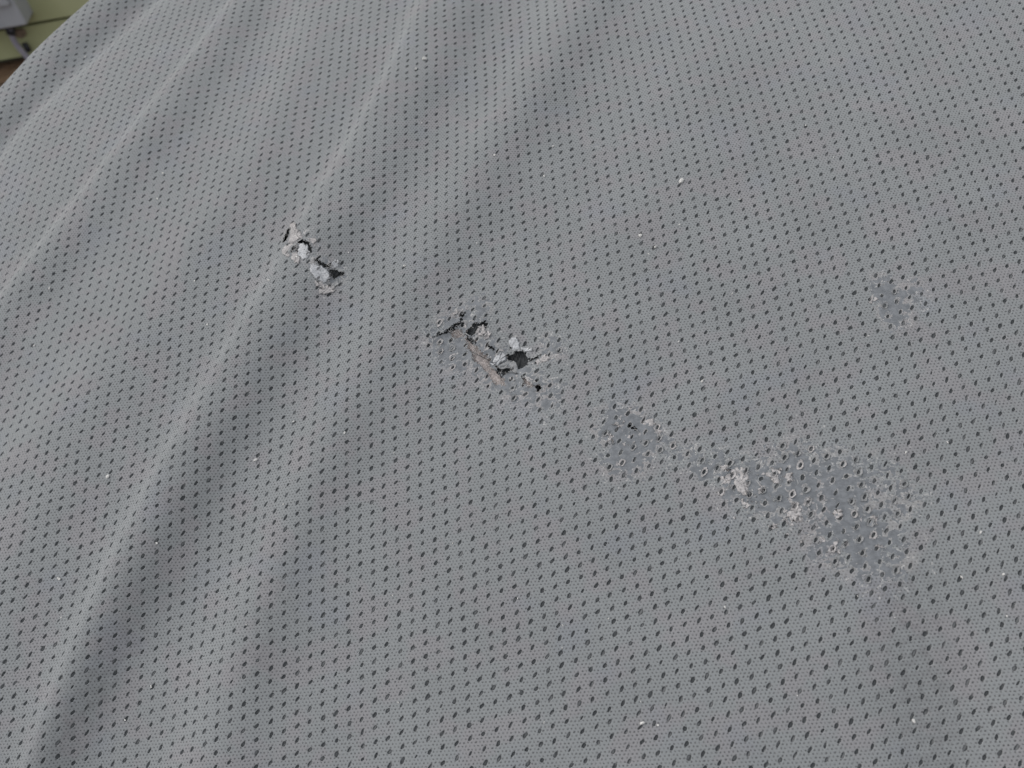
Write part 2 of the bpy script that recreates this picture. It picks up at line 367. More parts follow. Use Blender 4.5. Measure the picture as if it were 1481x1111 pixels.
# ------------------------------------------------------------------ mesh helpers
def link(name, me, mat, parent=None):
    o = bpy.data.objects.new(name, me); COL.objects.link(o)
    if mat is not None and not me.materials: me.materials.append(mat)
    if parent is not None:
        o.parent = parent; o.matrix_parent_inverse = parent.matrix_world.inverted()
    return o
def mesh(name, V, F, smooth=True):
    me = bpy.data.meshes.new(name); me.from_pydata([tuple(v) for v in V], [], [tuple(f) for f in F]); me.update()
    me.polygons.foreach_set('use_smooth', [smooth]*len(me.polygons)); return me
def quad_mesh(name, V, Q, uv=None, attrs=None):
    me = bpy.data.meshes.new(name); me.vertices.add(len(V)); me.vertices.foreach_set('co', np.ascontiguousarray(V, np.float32).ravel())
    n = len(Q); me.loops.add(n*4); me.loops.foreach_set('vertex_index', np.ascontiguousarray(Q, np.int32).ravel())
    me.polygons.add(n); me.polygons.foreach_set('loop_start', np.arange(0, n*4, 4, dtype=np.int32))
    me.polygons.foreach_set('loop_total', np.full(n, 4, np.int32))
    me.update(calc_edges=True); me.polygons.foreach_set('use_smooth', np.ones(n, bool))
    if uv is not None:
        l = me.uv_layers.new(name='UVMap'); l.data.foreach_set('uv', np.ascontiguousarray(uv[Q.ravel()], np.float32).ravel())
    for k, v in (attrs or {}).items():
        a = me.attributes.new(k, 'FLOAT', 'POINT'); a.data.foreach_set('value', np.ascontiguousarray(v, np.float32))
    me.validate(); return me
def empty(name, loc):
    o = bpy.data.objects.new(name, None); COL.objects.link(o); o.location = loc; o.empty_display_size = .05
    bpy.context.view_layer.update(); return o
def tag(o, label=None, cat=None, group=None, kind=None):
    for k, v in (('label', label), ('category', cat), ('group', group), ('kind', kind)):
        if v: o[k] = v
    return o

# ------------------------------------------------------------------ the ground
def ground():
    n = 60; g = np.linspace(-1, 1, n); g = np.sign(g)*np.abs(g)**2.2*40
    X, Y = np.meshgrid(g, g); Z = .012*np.sin(X*3.1+Y*1.7)*np.exp(-(X*X+Y*Y)/60)
    V = np.stack([X, Y, Z], -1).reshape(-1, 3); i = np.arange(n*n).reshape(n, n)
    Q = np.stack([i[:-1, :-1], i[:-1, 1:], i[1:, 1:], i[1:, :-1]], -1).reshape(-1, 4)
    m, t, bs = nodes('brown_soil'); N = NB(t); tc = N.n('ShaderNodeTexCoord').outputs['Object']
    c = N.mix(N.step(N.noise(tc, 9, 5, .65), .35, .65), (.20, .115, .062), (.33, .21, .125))
    c = N.mix(N.step(N.noise(tc, 60, 3), .5, .7), c, (.12, .075, .045)); N.lk(c, bs.inputs['Base Color']); bs.inputs['Roughness'].default_value = .95
    bp = N.n('ShaderNodeBump'); bp.inputs['Distance'].default_value = .02; N.lk(N.noise(tc, 40, 6, .7), bp.inputs['Height']); N.lk(bp.outputs[0], bs.inputs['Normal'])
    tag(link('ground', quad_mesh('ground', V, Q), m), kind='structure')
ground()

# ------------------------------------------------------------------ house wall with siding boards, box and conduit
r1, r2 = ray_w(42, 33), ray_w(100, 23)
pln = np.cross(r1, r2); DW = np.cross(pln, [0, 0, 1.0]); DW /= np.linalg.norm(DW); DW *= np.sign(DW@WM[:, 0])
NW = np.cross(DW, [0, 0, 1.0]); NW *= -np.sign(NW@ray_w(40, 40)); NW /= np.linalg.norm(NW)   # faces the camera
rb = ray_w(16, 84); tb = (0.015-CAMW[2])/rb[2]; WB = CAMW + rb*tb                      # foot of the siding
def on_wall(px, py, out=0.0):
    r = ray_w(px, py); P0 = WB + NW*out; t = ((P0-CAMW)@NW)/(r@NW); return CAMW + r*t
zl = on_wall(42, 33)[2]; EXPO = zl-WB[2]
print('wall dist', np.linalg.norm(WB-CAMW), 'exposure', EXPO, 'yaw', np.degrees(np.arctan2(DW[1], DW[0])), 'slope', np.degrees(np.arccos(CW[2, 2])))
M_SID = plain('sage_green_painted_board', (.46, .48, .27), (.53, .55, .33), 6, .7, .0008)
M_CON = plain('dark_sheathing', (.08, .08, .06), (.14, .135, .10), 14, .9, .003)
M_BOX = plain('grey_painted_metal_box', (.40, .42, .46), (.47, .49, .53), 10, .55, .0002)
M_CBL = plain('lavender_grey_conduit', (.36, .35, .43), (.46, .45, .53), 25, .5, .0002)
M_CLP = plain('dark_metal_strap', (.03, .032, .04), (.06, .06, .07), 60, .5, .0002)
M_WEB = plain('rusty_brown_stain', (.20, .15, .11), (.33, .26, .20), 80, .9, .001)
def wl(s, o, z): return WB + DW*s + NW*o + np.array([0, 0, z])
def wbox(s0, s1, o0, o1, z0, z1):
    V = [wl(s, o, z) for s in (s0, s1) for o in (o0, o1) for z in (z0, z1)]
    return V, [(0, 1, 3, 2), (4, 6, 7, 5), (0, 4, 5, 1), (2, 3, 7, 6), (0, 2, 6, 4), (1, 5, 7, 3)]
def bevel(o, w, seg=2):
    b = o.modifiers.new('bevel', 'BEVEL'); b.width = w; b.segments = seg; b.limit_method = 'ANGLE'
house = tag(empty('house_wall', tuple(WB*[1, 1, 0])), 'sage green lap-sided house wall behind the cover, top left corner', 'wall')
NBRD = max(6, int(2.6/EXPO))
V, Fc = wbox(-1.6, 1.8, -.16, -.026, -.5, EXPO*NBRD); bevel(link('wall_core', mesh('wall_core', V, Fc, False), M_CON, house), .004)
bme = None
for k in range(NBRD):
    z = k*EXPO; prof = [(.008, z+.001), (.002, z+EXPO-.008), (-.034, z+EXPO-.008), (-.034, z+.001)]
    V = [wl(s, o, zz) for s in (-1.62, 1.82) for o, zz in prof]
    o = link('siding_board', mesh('siding_board', V, [(0, 1, 2, 3), (4, 7, 6, 5), (0, 4, 5, 1), (1, 5, 6, 2), (2, 6, 7, 3), (3, 7, 4, 0)], False), M_SID, house)
    bevel(o, .0015)
def wall_sz(px, py, out):
    P = on_wall(px, py, out)-WB; return P@DW, P[2]
s1, zb = wall_sz(40, 37, .09); s0 = s1-.26
box = tag(empty('utility_box', tuple(wl(s1-.13, .05, zb))), 'grey metal utility box mounted on the green siding', 'utility box')
_, zt = wall_sz(28, 5, .09)
V, Fc = wbox(s0, s1, -.004, .088, zb, zb+.34); bevel(link('box_body', mesh('box_body', V, Fc, False), M_BOX, box), .006, 3)
V, Fc = wbox(s0-.008, s1-.012, .0885, .098, zt, zb+.345); bevel(link('box_lid', mesh('box_lid', V, Fc, False), M_BOX, box), .004, 3)
V, Fc = wbox(s0+.02, s1-.02, .02, .07, zb-.008, zb+.002); bevel(link('box_gasket', mesh('box_gasket', V, Fc, False), M_CLP, box), .003)
def tube(name, pts, r, mat, parent, seg=10):
    pts = [np.array(p) for p in pts]; V = []; Fc = []
    for i, p in enumerate(pts):
        t = pts[min(i+1, len(pts)-1)]-pts[max(i-1, 0)]; t = t/np.linalg.norm(t)
        a = np.cross(t, NW); a /= np.linalg.norm(a)+1e-9; b = np.cross(t, a)
        V += [p + r*(math.cos(k*2*math.pi/seg)*a+math.sin(k*2*math.pi/seg)*b) for k in range(seg)]
    for i in range(len(pts)-1):
        for k in range(seg): Fc.append((i*seg+k, i*seg+(k+1) % seg, (i+1)*seg+(k+1) % seg, (i+1)*seg+k))
    Fc += [tuple(range(seg))[::-1], tuple((len(pts)-1)*seg+k for k in range(seg))]
    return link(name, mesh(name, V, Fc), mat, parent)
def smooth_pts(P, n):
    P = np.array(P); t = np.linspace(0, 1, len(P)); T = np.linspace(0, 1, n)
    return np.stack([np.polyval(np.polyfit(t, P[:, k], min(3, len(P)-1)), T) for k in range(3)], -1)
cp = [on_wall(15, 42, .045), on_wall(18, 54, .045), on_wall(25, 66, .04), on_wall(36, 79, .035), on_wall(52, 96, .03)]
cab = tag(empty('conduit', tuple(cp[0])), 'lavender grey conduit bending down from the utility box', 'conduit')
SCL = np.linalg.norm(cp[0]-CAMW)/FPX
tube('conduit_pipe', smooth_pts(cp, 16), 3.2*SCL, M_CBL, cab)
tube('conduit_collar', [on_wall(14.6, 42, .045), on_wall(16, 49, .045)], 5*SCL, M_CLP, cab)
tube('strap', [on_wall(35, 63, .02), on_wall(42, 74, .02)], 3.2*SCL, M_CLP, cab)
V, Fc = wbox(*[0]*6); P = [on_wall(x, y, .013) for x, y in ((19, 44), (34, 43), (38, 50), (33, 56), (24, 54), (18, 50))]
P += [p-NW*.012 for p in P]
link('mud_lump', mesh('mud_lump', P, [(0, 1, 2, 3, 4, 5)]+[(k, (k+1) % 6, 6+(k+1) % 6, 6+k) for k in range(6)], False), M_WEB, house)

# ------------------------------------------------------------------ the cover
cover = tag(empty('fabric_cover', (0.0, 0.1, 0.0)), 'grey perforated mesh cover with folds, peeling coating and torn spots', 'fabric cover')
XMAX, YMIN, YMAX, UMAX = 290., -215., 268., UE+52
def YT(x): return 284-.16*x+.8*np.maximum(0, -x-200)
def LX(y): return -265-.35*(y-YMIN)
def domain(X, m=0.): return (X[..., 0] < XMAX-m) & (X[..., 1] > YMIN+m) & (X[..., 1] < YT(X[..., 0])-m) & (X@U < UMAX-m) & (X[..., 0] > LX(X[..., 1])+m)
HA = math.atan2(2.25, 1.36); HL, HWD = 1.18, .64
def super_e(ang, n=2.6):
    c, s = np.cos(ang), np.sin(ang); return np.sign(c)*np.abs(c)**(2/n), np.sign(s)*np.abs(s)**(2/n)
def build_cells(IJ, seg, rings):
    """perforated cells: square border of 4*seg points -> rings -> hole rim -> hole wall"""
    nb = 4*seg; k = np.arange(nb); side = k//seg; f = (k % seg)/seg
    ca = np.select([side == 0, side == 1, side == 2, side == 3], [f-.5, .5+0*f, .5-f, -.5+0*f])
    cb = np.select([side == 0, side == 1, side == 2, side == 3], [-.5+0*f, f-.5, .5+0*f, .5-f])
    bord = ca[:, None]*VA + cb[:, None]*VB                                  # (nb,2)
    c0 = IJ[:, :1]*VA + IJ[:, 1:]*VB                                        # (m,2)
    mN = len(c0)
    X0 = fab2xy(c0); cr = crease(X0)
    jit = rng.normal(0, 1, (mN, 6))
    clog = np.where(rng.random(mN) < .04, rng.uniform(.45, .85, mN), 1.0)
    L = HL*(1+.09*jit[:, 0])*(clog*.4+.6); W = HWD*(1+.12*jit[:, 1])*(1-.6*cr)*clog; A = HA+.11*jit[:, 2]
    ctr = jit[:, 3:5]*.14
    ang = np.arctan2(bord[:, 1], bord[:, 0])[None, :] - A[:, None]
    ea, eb = super_e(np.arctan2(np.sin(ang)/W[:, None], np.cos(ang)/L[:, None]))
    ea = ea*(1+.07*rng.normal(size=ea.shape)); eb = eb*(1+.10*rng.normal(size=eb.shape))
    def ell(sc, add=0.0):
        x = ea*(L[:, None]*sc+add); y = eb*(W[:, None]*sc+add); c, s = np.cos(A)[:, None], np.sin(A)[:, None]
        return np.stack([x*c-y*s, x*s+y*c], -1) + ctr[:, None, :]
    layers = [np.broadcast_to(bord, (mN, nb, 2))]
    e1 = ell(1.0, .34)
    for r in range(1, rings): layers.append(layers[0]*(1-r/rings)+e1*(r/rings))
    layers += [e1, ell(1.0, .05), ell(1.0), ell(.93)]
    offs = [0]*rings + [0.0, -.005, -.05, -.42]; rimv = [0]*rings + [.55, .95, 1, 1]
    if rings == 1: rimv[0] = 0
    F = np.stack(layers, 1) + c0[:, None, None, :]                          # (m,layers,nb,2)
    nl = F.shape[1]
    off = np.broadcast_to(np.array(offs)[None, :, None], F.shape[:3])
    rim = np.broadcast_to(np.array(rimv)[None, :, None], F.shape[:3])
    X = pinch(fab2xy(F))
    idx = (np.arange(mN)[:, None, None]*nl + np.arange(nl)[None, :, None])*nb + np.arange(nb)[None, None, :]
    a = idx[:, :-1, :]; b = np.roll(a, -1, 2); d = idx[:, 1:, :]; c = np.roll(d, -1, 2)
    Q = np.stack([a, b, c, d], -1).reshape(-1, 4)
    return F.reshape(-1, 2), X.reshape(-1, 2), off.reshape(-1), rim.reshape(-1), Q
II, JJ = np.meshgrid(np.arange(-130, 90), np.arange(-90, 90)); IJ = np.stack([II.ravel(), JJ.ravel()], 1).astype(float)
XC = fab2xy(IJ[:, :1]*VA + IJ[:, 1:]*VB); ok = domain(XC, 6.5)
# drop cells whose inverse ran off the table
Fb = xy2fab(XC); ok &= np.linalg.norm(Fb-(IJ[:, :1]*VA + IJ[:, 1:]*VB), axis=1) < 1.5
IJ, XC = IJ[ok], XC[ok]
dam = np.full(len(XC), 1e9)
for poly in RIPS+BARE: dam = np.minimum(dam, seg_d(XC, poly, True)); dam[inside(XC, poly)] = 0
fine = dam < 11
parts = [build_cells(IJ[~fine], 3, 1), build_cells(IJ[fine], 9, 5)]
nv = len(parts[0][0]); Fv, Xv, Ov, Rv = [np.concatenate([parts[0][k], parts[1][k]]) for k in range(4)]
nqc = len(parts[0][4]); Q = np.concatenate([parts[0][4], parts[1][4]+nv])
# puckered, frayed knit round the rips
dr = np.full(len(Xv)-nv, 1e9)
for poly in RIPS+BARE: dr = np.minimum(dr, seg_d(Xv[nv:], poly, True))
g = np.exp(-(dr/4.0)**2); x, y = Xv[nv:, 0], Xv[nv:, 1]
wr = np.sin(x*.9+1.3*np.sin(y*.7))*np.sin(y*.8-x*.4)+.4*np.sin(x*2.1+y*1.7)*np.sin(y*1.9-x)
Ov[nv:] = Ov[nv:] + g*(.10*(wr+1.5) + .45*np.exp(-(dr/1.2)**2))
Pv = np.empty((len(Xv), 3))
for k in range(0, len(Xv), 200000): Pv[k:k+200000] = surf(Xv[k:k+200000], Ov[k:k+200000])
# cut the rips
qf = Q[nqc:]; cen = Xv[qf].mean(1)
jx = cen + .28*np.stack([np.sin(cen[:, 0]*4.1+cen[:, 1]*2.3), np.sin(cen[:, 1]*4.7-cen[:, 0]*1.9)], -1) + .16*np.stack([np.sin(cen[:, 1]*9.1), np.sin(cen[:, 0]*8.3)], -1)
cut = np.zeros(len(cen), bool)
for poly in RIPS+BARE: cut |= inside(jx, poly)
Q = np.concatenate([Q[:nqc], qf[~cut]])
uv = Fv@EI.T
me = quad_mesh('fabric', world(Pv), Q, uv, dict(rim=Rv, peel=peel(Xv), crease=crease(Xv), stain_shade=stain_shade(Xv)))
me.materials.append(M_FAB); me.materials.append(M_WORN)
me.polygons.foreach_set('material_index', (peel(Xv)[Q].max(1) > .04).astype(np.int32))
link('fabric', me, M_FAB, cover)['label'] = 'grey coated knit face with rows of slanted perforations'
print('fabric quads', len(Q), 'cells', len(IJ))
# lining sheet under the perforations
def lining():
    st = 2.0; gx = np.arange(-470, XMAX-2, st); gy = np.arange(YMIN+2, 520, st); X, Y = np.meshgrid(gx, gy); P = np.stack([X, Y], -1)
    okv = domain(P+[2, 2]); i = np.arange(X.size).reshape(X.shape)
    Q = np.stack([i[:-1, :-1], i[:-1, 1:], i[1:, 1:], i[1:, :-1]], -1).reshape(-1, 4)
    XY = P.reshape(-1, 2); c = XY[Q].mean(1); keep = okv.ravel()[Q].all(1)
    for poly in RIPS+BARE: keep &= ~(inside(c, poly) | (seg_d(c, poly, True) < 1.6))
    me = quad_mesh('lining', world(surf(XY, np.full(len(XY), -.46))), Q[keep], xy2fab(XY)@EI.T)
    link('lining', me, M_LIN, cover)
lining()
# hanging sides, down to the ground
def skirt():
    pts = []
    us = np.linspace(-1, 1, 60)
    for s in us: pts.append((s*(XMAX-4) if s > 0 else s*150, YMIN+3))
    for s in us[1:]: pts.append((XMAX-4, (YMIN+3)+(s+1)/2*(YT(XMAX-4)-YMIN-6)))
    xs_ = np.linspace(-450, 0, 4000); xl = xs_[np.argmin(np.abs(xs_*U[0]+(YT(xs_)-3)*U[1]-UMAX+3))]
    for s in us[1:]: x_ = XMAX-4+(s+1)/2*(xl-XMAX+4); pts.append((x_, YT(x_)-3))
    yl = (UMAX-3-U[0]*(-265+4+.35*YMIN))/(U[1]-.35*U[0])
    for s in us[1:]: f = (s+1)/2; pts.append((xl+f*(LX(yl)+4-xl), YT(xl)-3+f*(yl-YT(xl)+3)))
    for s in us[1:]: y_ = yl+(s+1)/2*(YMIN+3-yl); pts.append((LX(y_)+4, y_))
    for s in us[1:-1]: pts.append((LX(YMIN+3)+4+(s+1)/2*(-150-LX(YMIN+3)-4), YMIN+3))
    pa = np.array(pts); pc = pa.mean(0); pin = pa+(pc-pa)/np.linalg.norm(pc-pa, axis=1, keepdims=True)*11
    T = world(surf(pa, np.full(len(pts), .9))); TI = world(surf(pin, np.full(len(pts), .35))); TM = world(surf((pa+pin)/2, np.full(len(pts), 1.1))); c = T.mean(0); rows = [TI, TM]
    for r in range(13):
        f = r/12; R = T.copy(); o = (T-c)*[1, 1, 0]; o /= np.linalg.norm(o, axis=1, keepdims=True)
        wv = np.sin(np.arange(len(T))*.55)*.012*f+.01*np.sin(np.arange(len(T))*.21+1)*f
        R += o*(.05*max(0, f-.15)+wv)[:, None]; R[:, 2] = T[:, 2]*(1-f)+.012*f; rows.append(R)
    n = len(T); V = np.concatenate(rows); i = np.arange(15*n).reshape(15, n); a = i[:-1]; b = np.roll(a, -1, 1); d = i[1:]; c2 = np.roll(d, -1, 1)
    Q = np.stack([a, d, c2, b], -1).reshape(-1, 4)
    per = np.concatenate([[0], np.cumsum(np.linalg.norm(np.diff(T, axis=0), axis=1))])/.0015
    uv = np.stack([np.tile(per, 15), (V[:, 2])/.0013], -1)
    link('hanging_side', quad_mesh('hanging_side', V, Q, uv), M_SKIRT, cover)
skirt()

# ------------------------------------------------------------------ torn pieces
def patch(name, out, mat, lift=.3, curl=0., cdir=(0, 1), th=.22, rough=.25, parent=cover, label=None, hole=None, fold=0., sub=4, nr=4):
    """thin ragged piece over an outline of plan points; curls up towards cdir"""
    out = np.array(out); O = []
    for k in range(len(out)):
        a, b = out[k], out[(k+1) % len(out)]
        for j in range(sub):
            p = a+(b-a)*j/sub; O.append(p+rng.normal(0, rough*1.45, 2)*(0.5 if j == 0 else 1))
    O = np.array(O); n = len(O); c = O.mean(0); cd_ = np.array(cdir, float); cd_ /= np.linalg.norm(cd_)
    rs = [1, .72, .4, 0.0001] if hole is None else [1, .66, .33, 0]
    L = []
    inner = None
    if hole is not None:
        an = np.arctan2(O[:, 1]-c[1], O[:, 0]-c[0])-HA; ea, eb = super_e(np.arctan2(np.sin(an)/hole[1], np.cos(an)/hole[0]))
        x, y = ea*hole[0], eb*hole[1]; inner = c+np.stack([x*math.cos(HA)-y*math.sin(HA), x*math.sin(HA)+y*math.cos(HA)], -1)
    for r in rs: L.append((O-c)*r+c if inner is None else inner+(O-inner)*r)
    X = np.stack(L); ext = max(1e-3, np.abs((O-c)@cd_).max()); t = ((X-c)@cd_)/ext
    ph1 = rng.uniform(0, 6)
    z = lift + curl*np.maximum(0, t+.35)**2/1.8 + fold*np.sin(t*2.5+ph1) + .22*np.sin(X[..., 0]*2.2+ph1)*np.sin(X[..., 1]*2.5)
    if hole is not None: z = z + np.array([.22, .08, 0, 0])[:, None]*abs(rng.normal(1, .4, n))[None]
    top = surf(X, z).reshape(-1, 3); bot = surf(X, z-th).reshape(-1, 3); nr_ = len(rs)
    V = np.concatenate([top, bot]); idx = np.arange(nr_*n).reshape(nr_, n); Fc = []
    for r in range(nr_-1):
        for k in range(n):
            k2 = (k+1) % n
            Fc.append((idx[r, k], idx[r, k2], idx[r+1, k2], idx[r+1, k])); o = nr_*n
            Fc.append((o+idx[r, k2], o+idx[r, k], o+idx[r+1, k], o+idx[r+1, k2]))
    for k in range(n):
        k2 = (k+1) % n; Fc.append((idx[0, k2], idx[0, k], nr_*n+idx[0, k], nr_*n+idx[0, k2]))
        if inner is not None: Fc.append((idx[-1, k], idx[-1, k2], nr_*n+idx[-1, k2], nr_*n+idx[-1, k]))
    me = mesh(name, world(V), Fc); UV = np.tile((xy2fab(X.reshape(-1, 2)))@EI.T, (2, 1)); l = me.uv_layers.new(name='UVMap')
    li = np.empty(len(me.loops), np.int32); me.loops.foreach_get('vertex_index', li); l.data.foreach_set('uv', UV[li].astype(np.float32).ravel())
    me.validate(); o = link(name, me, mat, parent)
    if label: o['label'] = label
    return o
# padding bared under the long rip
def padding(poly, dep):
    poly = poly; lo = poly.min(0)-3; hi = poly.max(0)+3; gx = np.arange(lo[0], hi[0], .6); gy = np.arange(lo[1], hi[1], .6)
    X, Y = np.meshgrid(gx, gy); P = np.stack([X, Y], -1); d = seg_d(P, poly, True); ins = inside(P, poly); sd_ = np.where(ins, d, -d)
    z = -dep + .3*np.clip(sd_, -2, 2.0) + .25*np.sin(X*1.7+np.sin(Y*2.1))*np.sin(Y*1.9)+.12*np.sin(X*4.3)*np.sin(Y*3.9)
    ok = sd_ > -2.4
    for r in RIPS: ok &= ~inside(P, r)
    i = np.arange(X.size).reshape(X.shape); Q = np.stack([i[:-1, :-1], i[:-1, 1:], i[1:, 1:], i[1:, :-1]], -1).reshape(-1, 4)
    Q = Q[ok.ravel()[Q].all(1)]
    me = quad_mesh('padding', world(surf(P, z).reshape(-1, 3)), Q, P.reshape(-1, 2))
    link('padding', me, M_PAD, cover)['label'] = 'pink beige padding bared by the tear'
for b in BARE: padding(b, 1.1)
def pp(*pts): return at_many(pts)
# flaps of the small double tear
patch('torn_flap', pp((434, 356), (441, 353), (447, 358), (449, 366), (445, 374), (437, 375), (431, 368)), M_FLB, .4, 1.6, (.3, 1), .3, .2, label='pale rounded flap curling over the small tear')
patch('torn_flap', pp((422, 326), (428, 323), (430, 332), (436, 338), (438, 345), (430, 349), (424, 352), (417, 352), (421, 340)), M_FLK, .35, .8, (-.6, .6), .3, .25)
patch('torn_flap', pp((441, 347), (455, 345), (458, 350), (451, 354), (447, 350)), M_FLK, .3, .6, (1, .3), .3, .2)
patch('torn_flap', pp((414, 356), (424, 352), (424, 357), (420, 364), (419, 372), (414, 372), (408, 364)), M_FLK, .3, .5, (-1, 0), .3, .25)
patch('torn_flap', pp((420, 368), (430, 364), (434, 374), (432, 382), (426, 380)), M_FLK, .3, .4, (0, -1), .3, .25)
patch('torn_flap', pp((449, 382), (460, 384), (470, 389), (476, 394), (478, 403), (468, 409), (458, 404), (450, 395)), M_FLB, .35, .9, (.8, .2), .3, .25, label='bluish white flap beside the small dark slit')
patch('torn_flap', pp((478, 383), (484, 377), (490, 378), (489, 386), (483, 389)), M_FLB, .35, 1.0, (.4, 1), .3, .2)
patch('torn_flap', pp((455, 405), (464, 409), (471, 415), (466, 418), (457, 414)), M_FLK, .3, .5, (0, -1), .3, .25)
patch('torn_flap', pp((462, 419), (472, 413), (482, 413), (486, 420), (474, 426), (463, 426)), M_FLK, .3, .4, (.3, -1), .3, .25)
patch('torn_flap', pp((480, 407), (487, 403), (491, 412), (484, 416)), M_FLG, .3, .5, (1, 0), .3, .2)
# flaps of the long tear
patch('torn_flap', pp((718, 517), (727, 511), (734, 513), (731, 521), (724, 526), (712, 531), (709, 527)), M_FLB, .7, 1.8, (.2, 1), .3, .3, label='bright white flap standing up beside the large dark hole')
patch('torn_flap', pp((737, 490), (748, 487), (752, 496), (750, 508), (741, 507), (736, 499)), M_FLB, .4, .5, (0, 1), .3, .3)
patch('torn_flap', pp((752, 504), (765, 503), (768, 509), (758, 509)), M_FLB, .4, .6, (1, .6), .3, .25)
patch('torn_flap', pp((690, 478), (694, 472), (702, 474), (702, 483), (696, 486), (689, 483)), M_FLK, .5, .9, (.3, 1), .3, .25, hole=(1.1, .6))
patch('torn_flap', pp((700, 482), (706, 477), (711, 482), (708, 489), (701, 490)), M_FLK, .4, .6, (1, .6), .3, .25)
patch('torn_flap', pp((716, 532), (727, 528), (738, 522), (744, 528), (745, 535), (737, 533), (726, 534)), M_FLG, .3, .6, (0, 1), .3, .25)
patch('torn_flap', pp((738, 527), (745, 524), (749, 531), (747, 540), (740, 538)), M_FLG, .4, .7, (0, 1), .3, .2)
patch('torn_flap', pp((653, 453), (662, 450), (664, 452), (657, 456)), M_FLK, .4, .5, (0, 1), .3, .15)
patch('torn_flap', pp((618, 490), (624, 487), (627, 491), (622, 495)), M_FLK, .3, .4, (0, 1), .3, .15)
patch('torn_flap', pp((776, 520), (788, 513), (798, 519), (784, 524), (778, 529)), M_FLK, .25, .4, (0, 1), .3, .3)
patch('torn_flap', pp((760, 545), (770, 548), (776, 553), (770, 557), (762, 551)), M_FLK, .3, .5, (0, 1), .3, .25)
# crumbled bits of coating round the rips
for (cx_, cy_, sp, nn) in ((434, 354, 15, 34), (473, 402, 14, 38), (668, 478, 20, 30), (742, 530, 24, 62), (905, 622, 26, 16), (1085, 700, 40, 44), (1145, 745, 30, 24), (1230, 780, 45, 8)):
    for _ in range(nn):
        c = at(cx_+rng.normal(0, sp*.55), cy_+rng.normal(0, sp*.55)); m = int(rng.integers(4, 7)); R_ = rng.uniform(.35, 1.0)
        if any(inside(c[None], r_)[0] for r_ in RIPS): continue
        an = np.sort(rng.uniform(0, 2*math.pi, m)); O = c+np.stack([np.cos(an), np.sin(an)], -1)*(R_*rng.uniform(.6, 1.3, m))[:, None]
        patch('coating_chip', O, [M_FLK, M_FLK, M_FLG][int(rng.integers(3))], .12, rng.uniform(.1, .5), rng.normal(size=2), .14, .10, sub=2)
# loose threads over the rip
def thread(pts, r=.13, lift=.8):
    P = at_many(pts); t = np.linspace(0, 1, len(P)); T = np.linspace(0, 1, 14)
    X = np.stack([np.interp(T, t, P[:, 0]), np.interp(T, t, P[:, 1])], -1); z = lift*np.sin(T*math.pi)+.15
    tube('loose_thread', world(surf(X, z)), r*.001, M_THR, cover, 5)
thread([(675, 506), (690, 514), (708, 522)], .16); thread([(640, 476), (652, 484), (662, 480)], .1)
thread([(729, 540), (738, 541), (750, 541)], .12); thread([(724, 540), (725, 550), (725, 556)], .1)
for k in range(8): thread([(738+k*3.4, 512-abs(k-4)*.6), (741+k*3.2, 520), (742+k*2.8+rng.normal(0, 2), 530+rng.normal(0, 2))], .11, -.9)
# backing seen deep inside the rips
for ctr, rx in (((452, 372), 15), ((705, 508), 24), ((916, 620), 5)):
    c0_ = at(*ctr); g1 = np.arange(-rx, rx+.1, 1.0); X, Y = np.meshgrid(g1+c0_[0], g1+c0_[1]); P_ = np.stack([X, Y], -1)
    z = -3.4+.7*np.sin(X*.9+np.sin(Y))*np.sin(Y*.8)+.5*np.sin(X*2.3-Y*1.7); i_ = np.arange(X.size).reshape(X.shape)
    me = quad_mesh('inner_backing', world(surf(P_, z).reshape(-1, 3)), np.stack([i_[:-1, :-1], i_[:-1, 1:], i_[1:, 1:], i_[1:, :-1]], -1).reshape(-1, 4), xy2fab(P_.reshape(-1, 2))@EI.T)
    link('inner_backing', me, M_LIN, cover)
# frayed fibres along the torn edges
def fibres(poly, n, mat):
    for _ in range(n):
        k = int(rng.integers(len(poly))); f = rng.random(); a = poly[k]*(1-f)+poly[(k+1) % len(poly)]*f
        d = poly.mean(0)-a; d = d/np.linalg.norm(d)*rng.uniform(-1.2, 1.6)+rng.normal(0, 1.0, 2); T = np.linspace(0, 1, 6)[:, None]
        X = a-d*.3+d*T+rng.normal(0, .45, 2)*np.sin(T*math.pi); z = .15+rng.uniform(.2, 1.0)*np.sin(T[:, 0]*2.2)
        tube('frayed_fibre', world(surf(X, z)), rng.uniform(.045, .10)*.001, mat, cover, 4)
for k_, rp in enumerate(RIPS): fibres(rp, 13 if k_ < 5 else 8 if k_ < 9 else 2, [M_FIB, M_THR, M_FIB][k_ % 3])
for bp_ in BARE: fibres(bp_, 14, M_FIB)
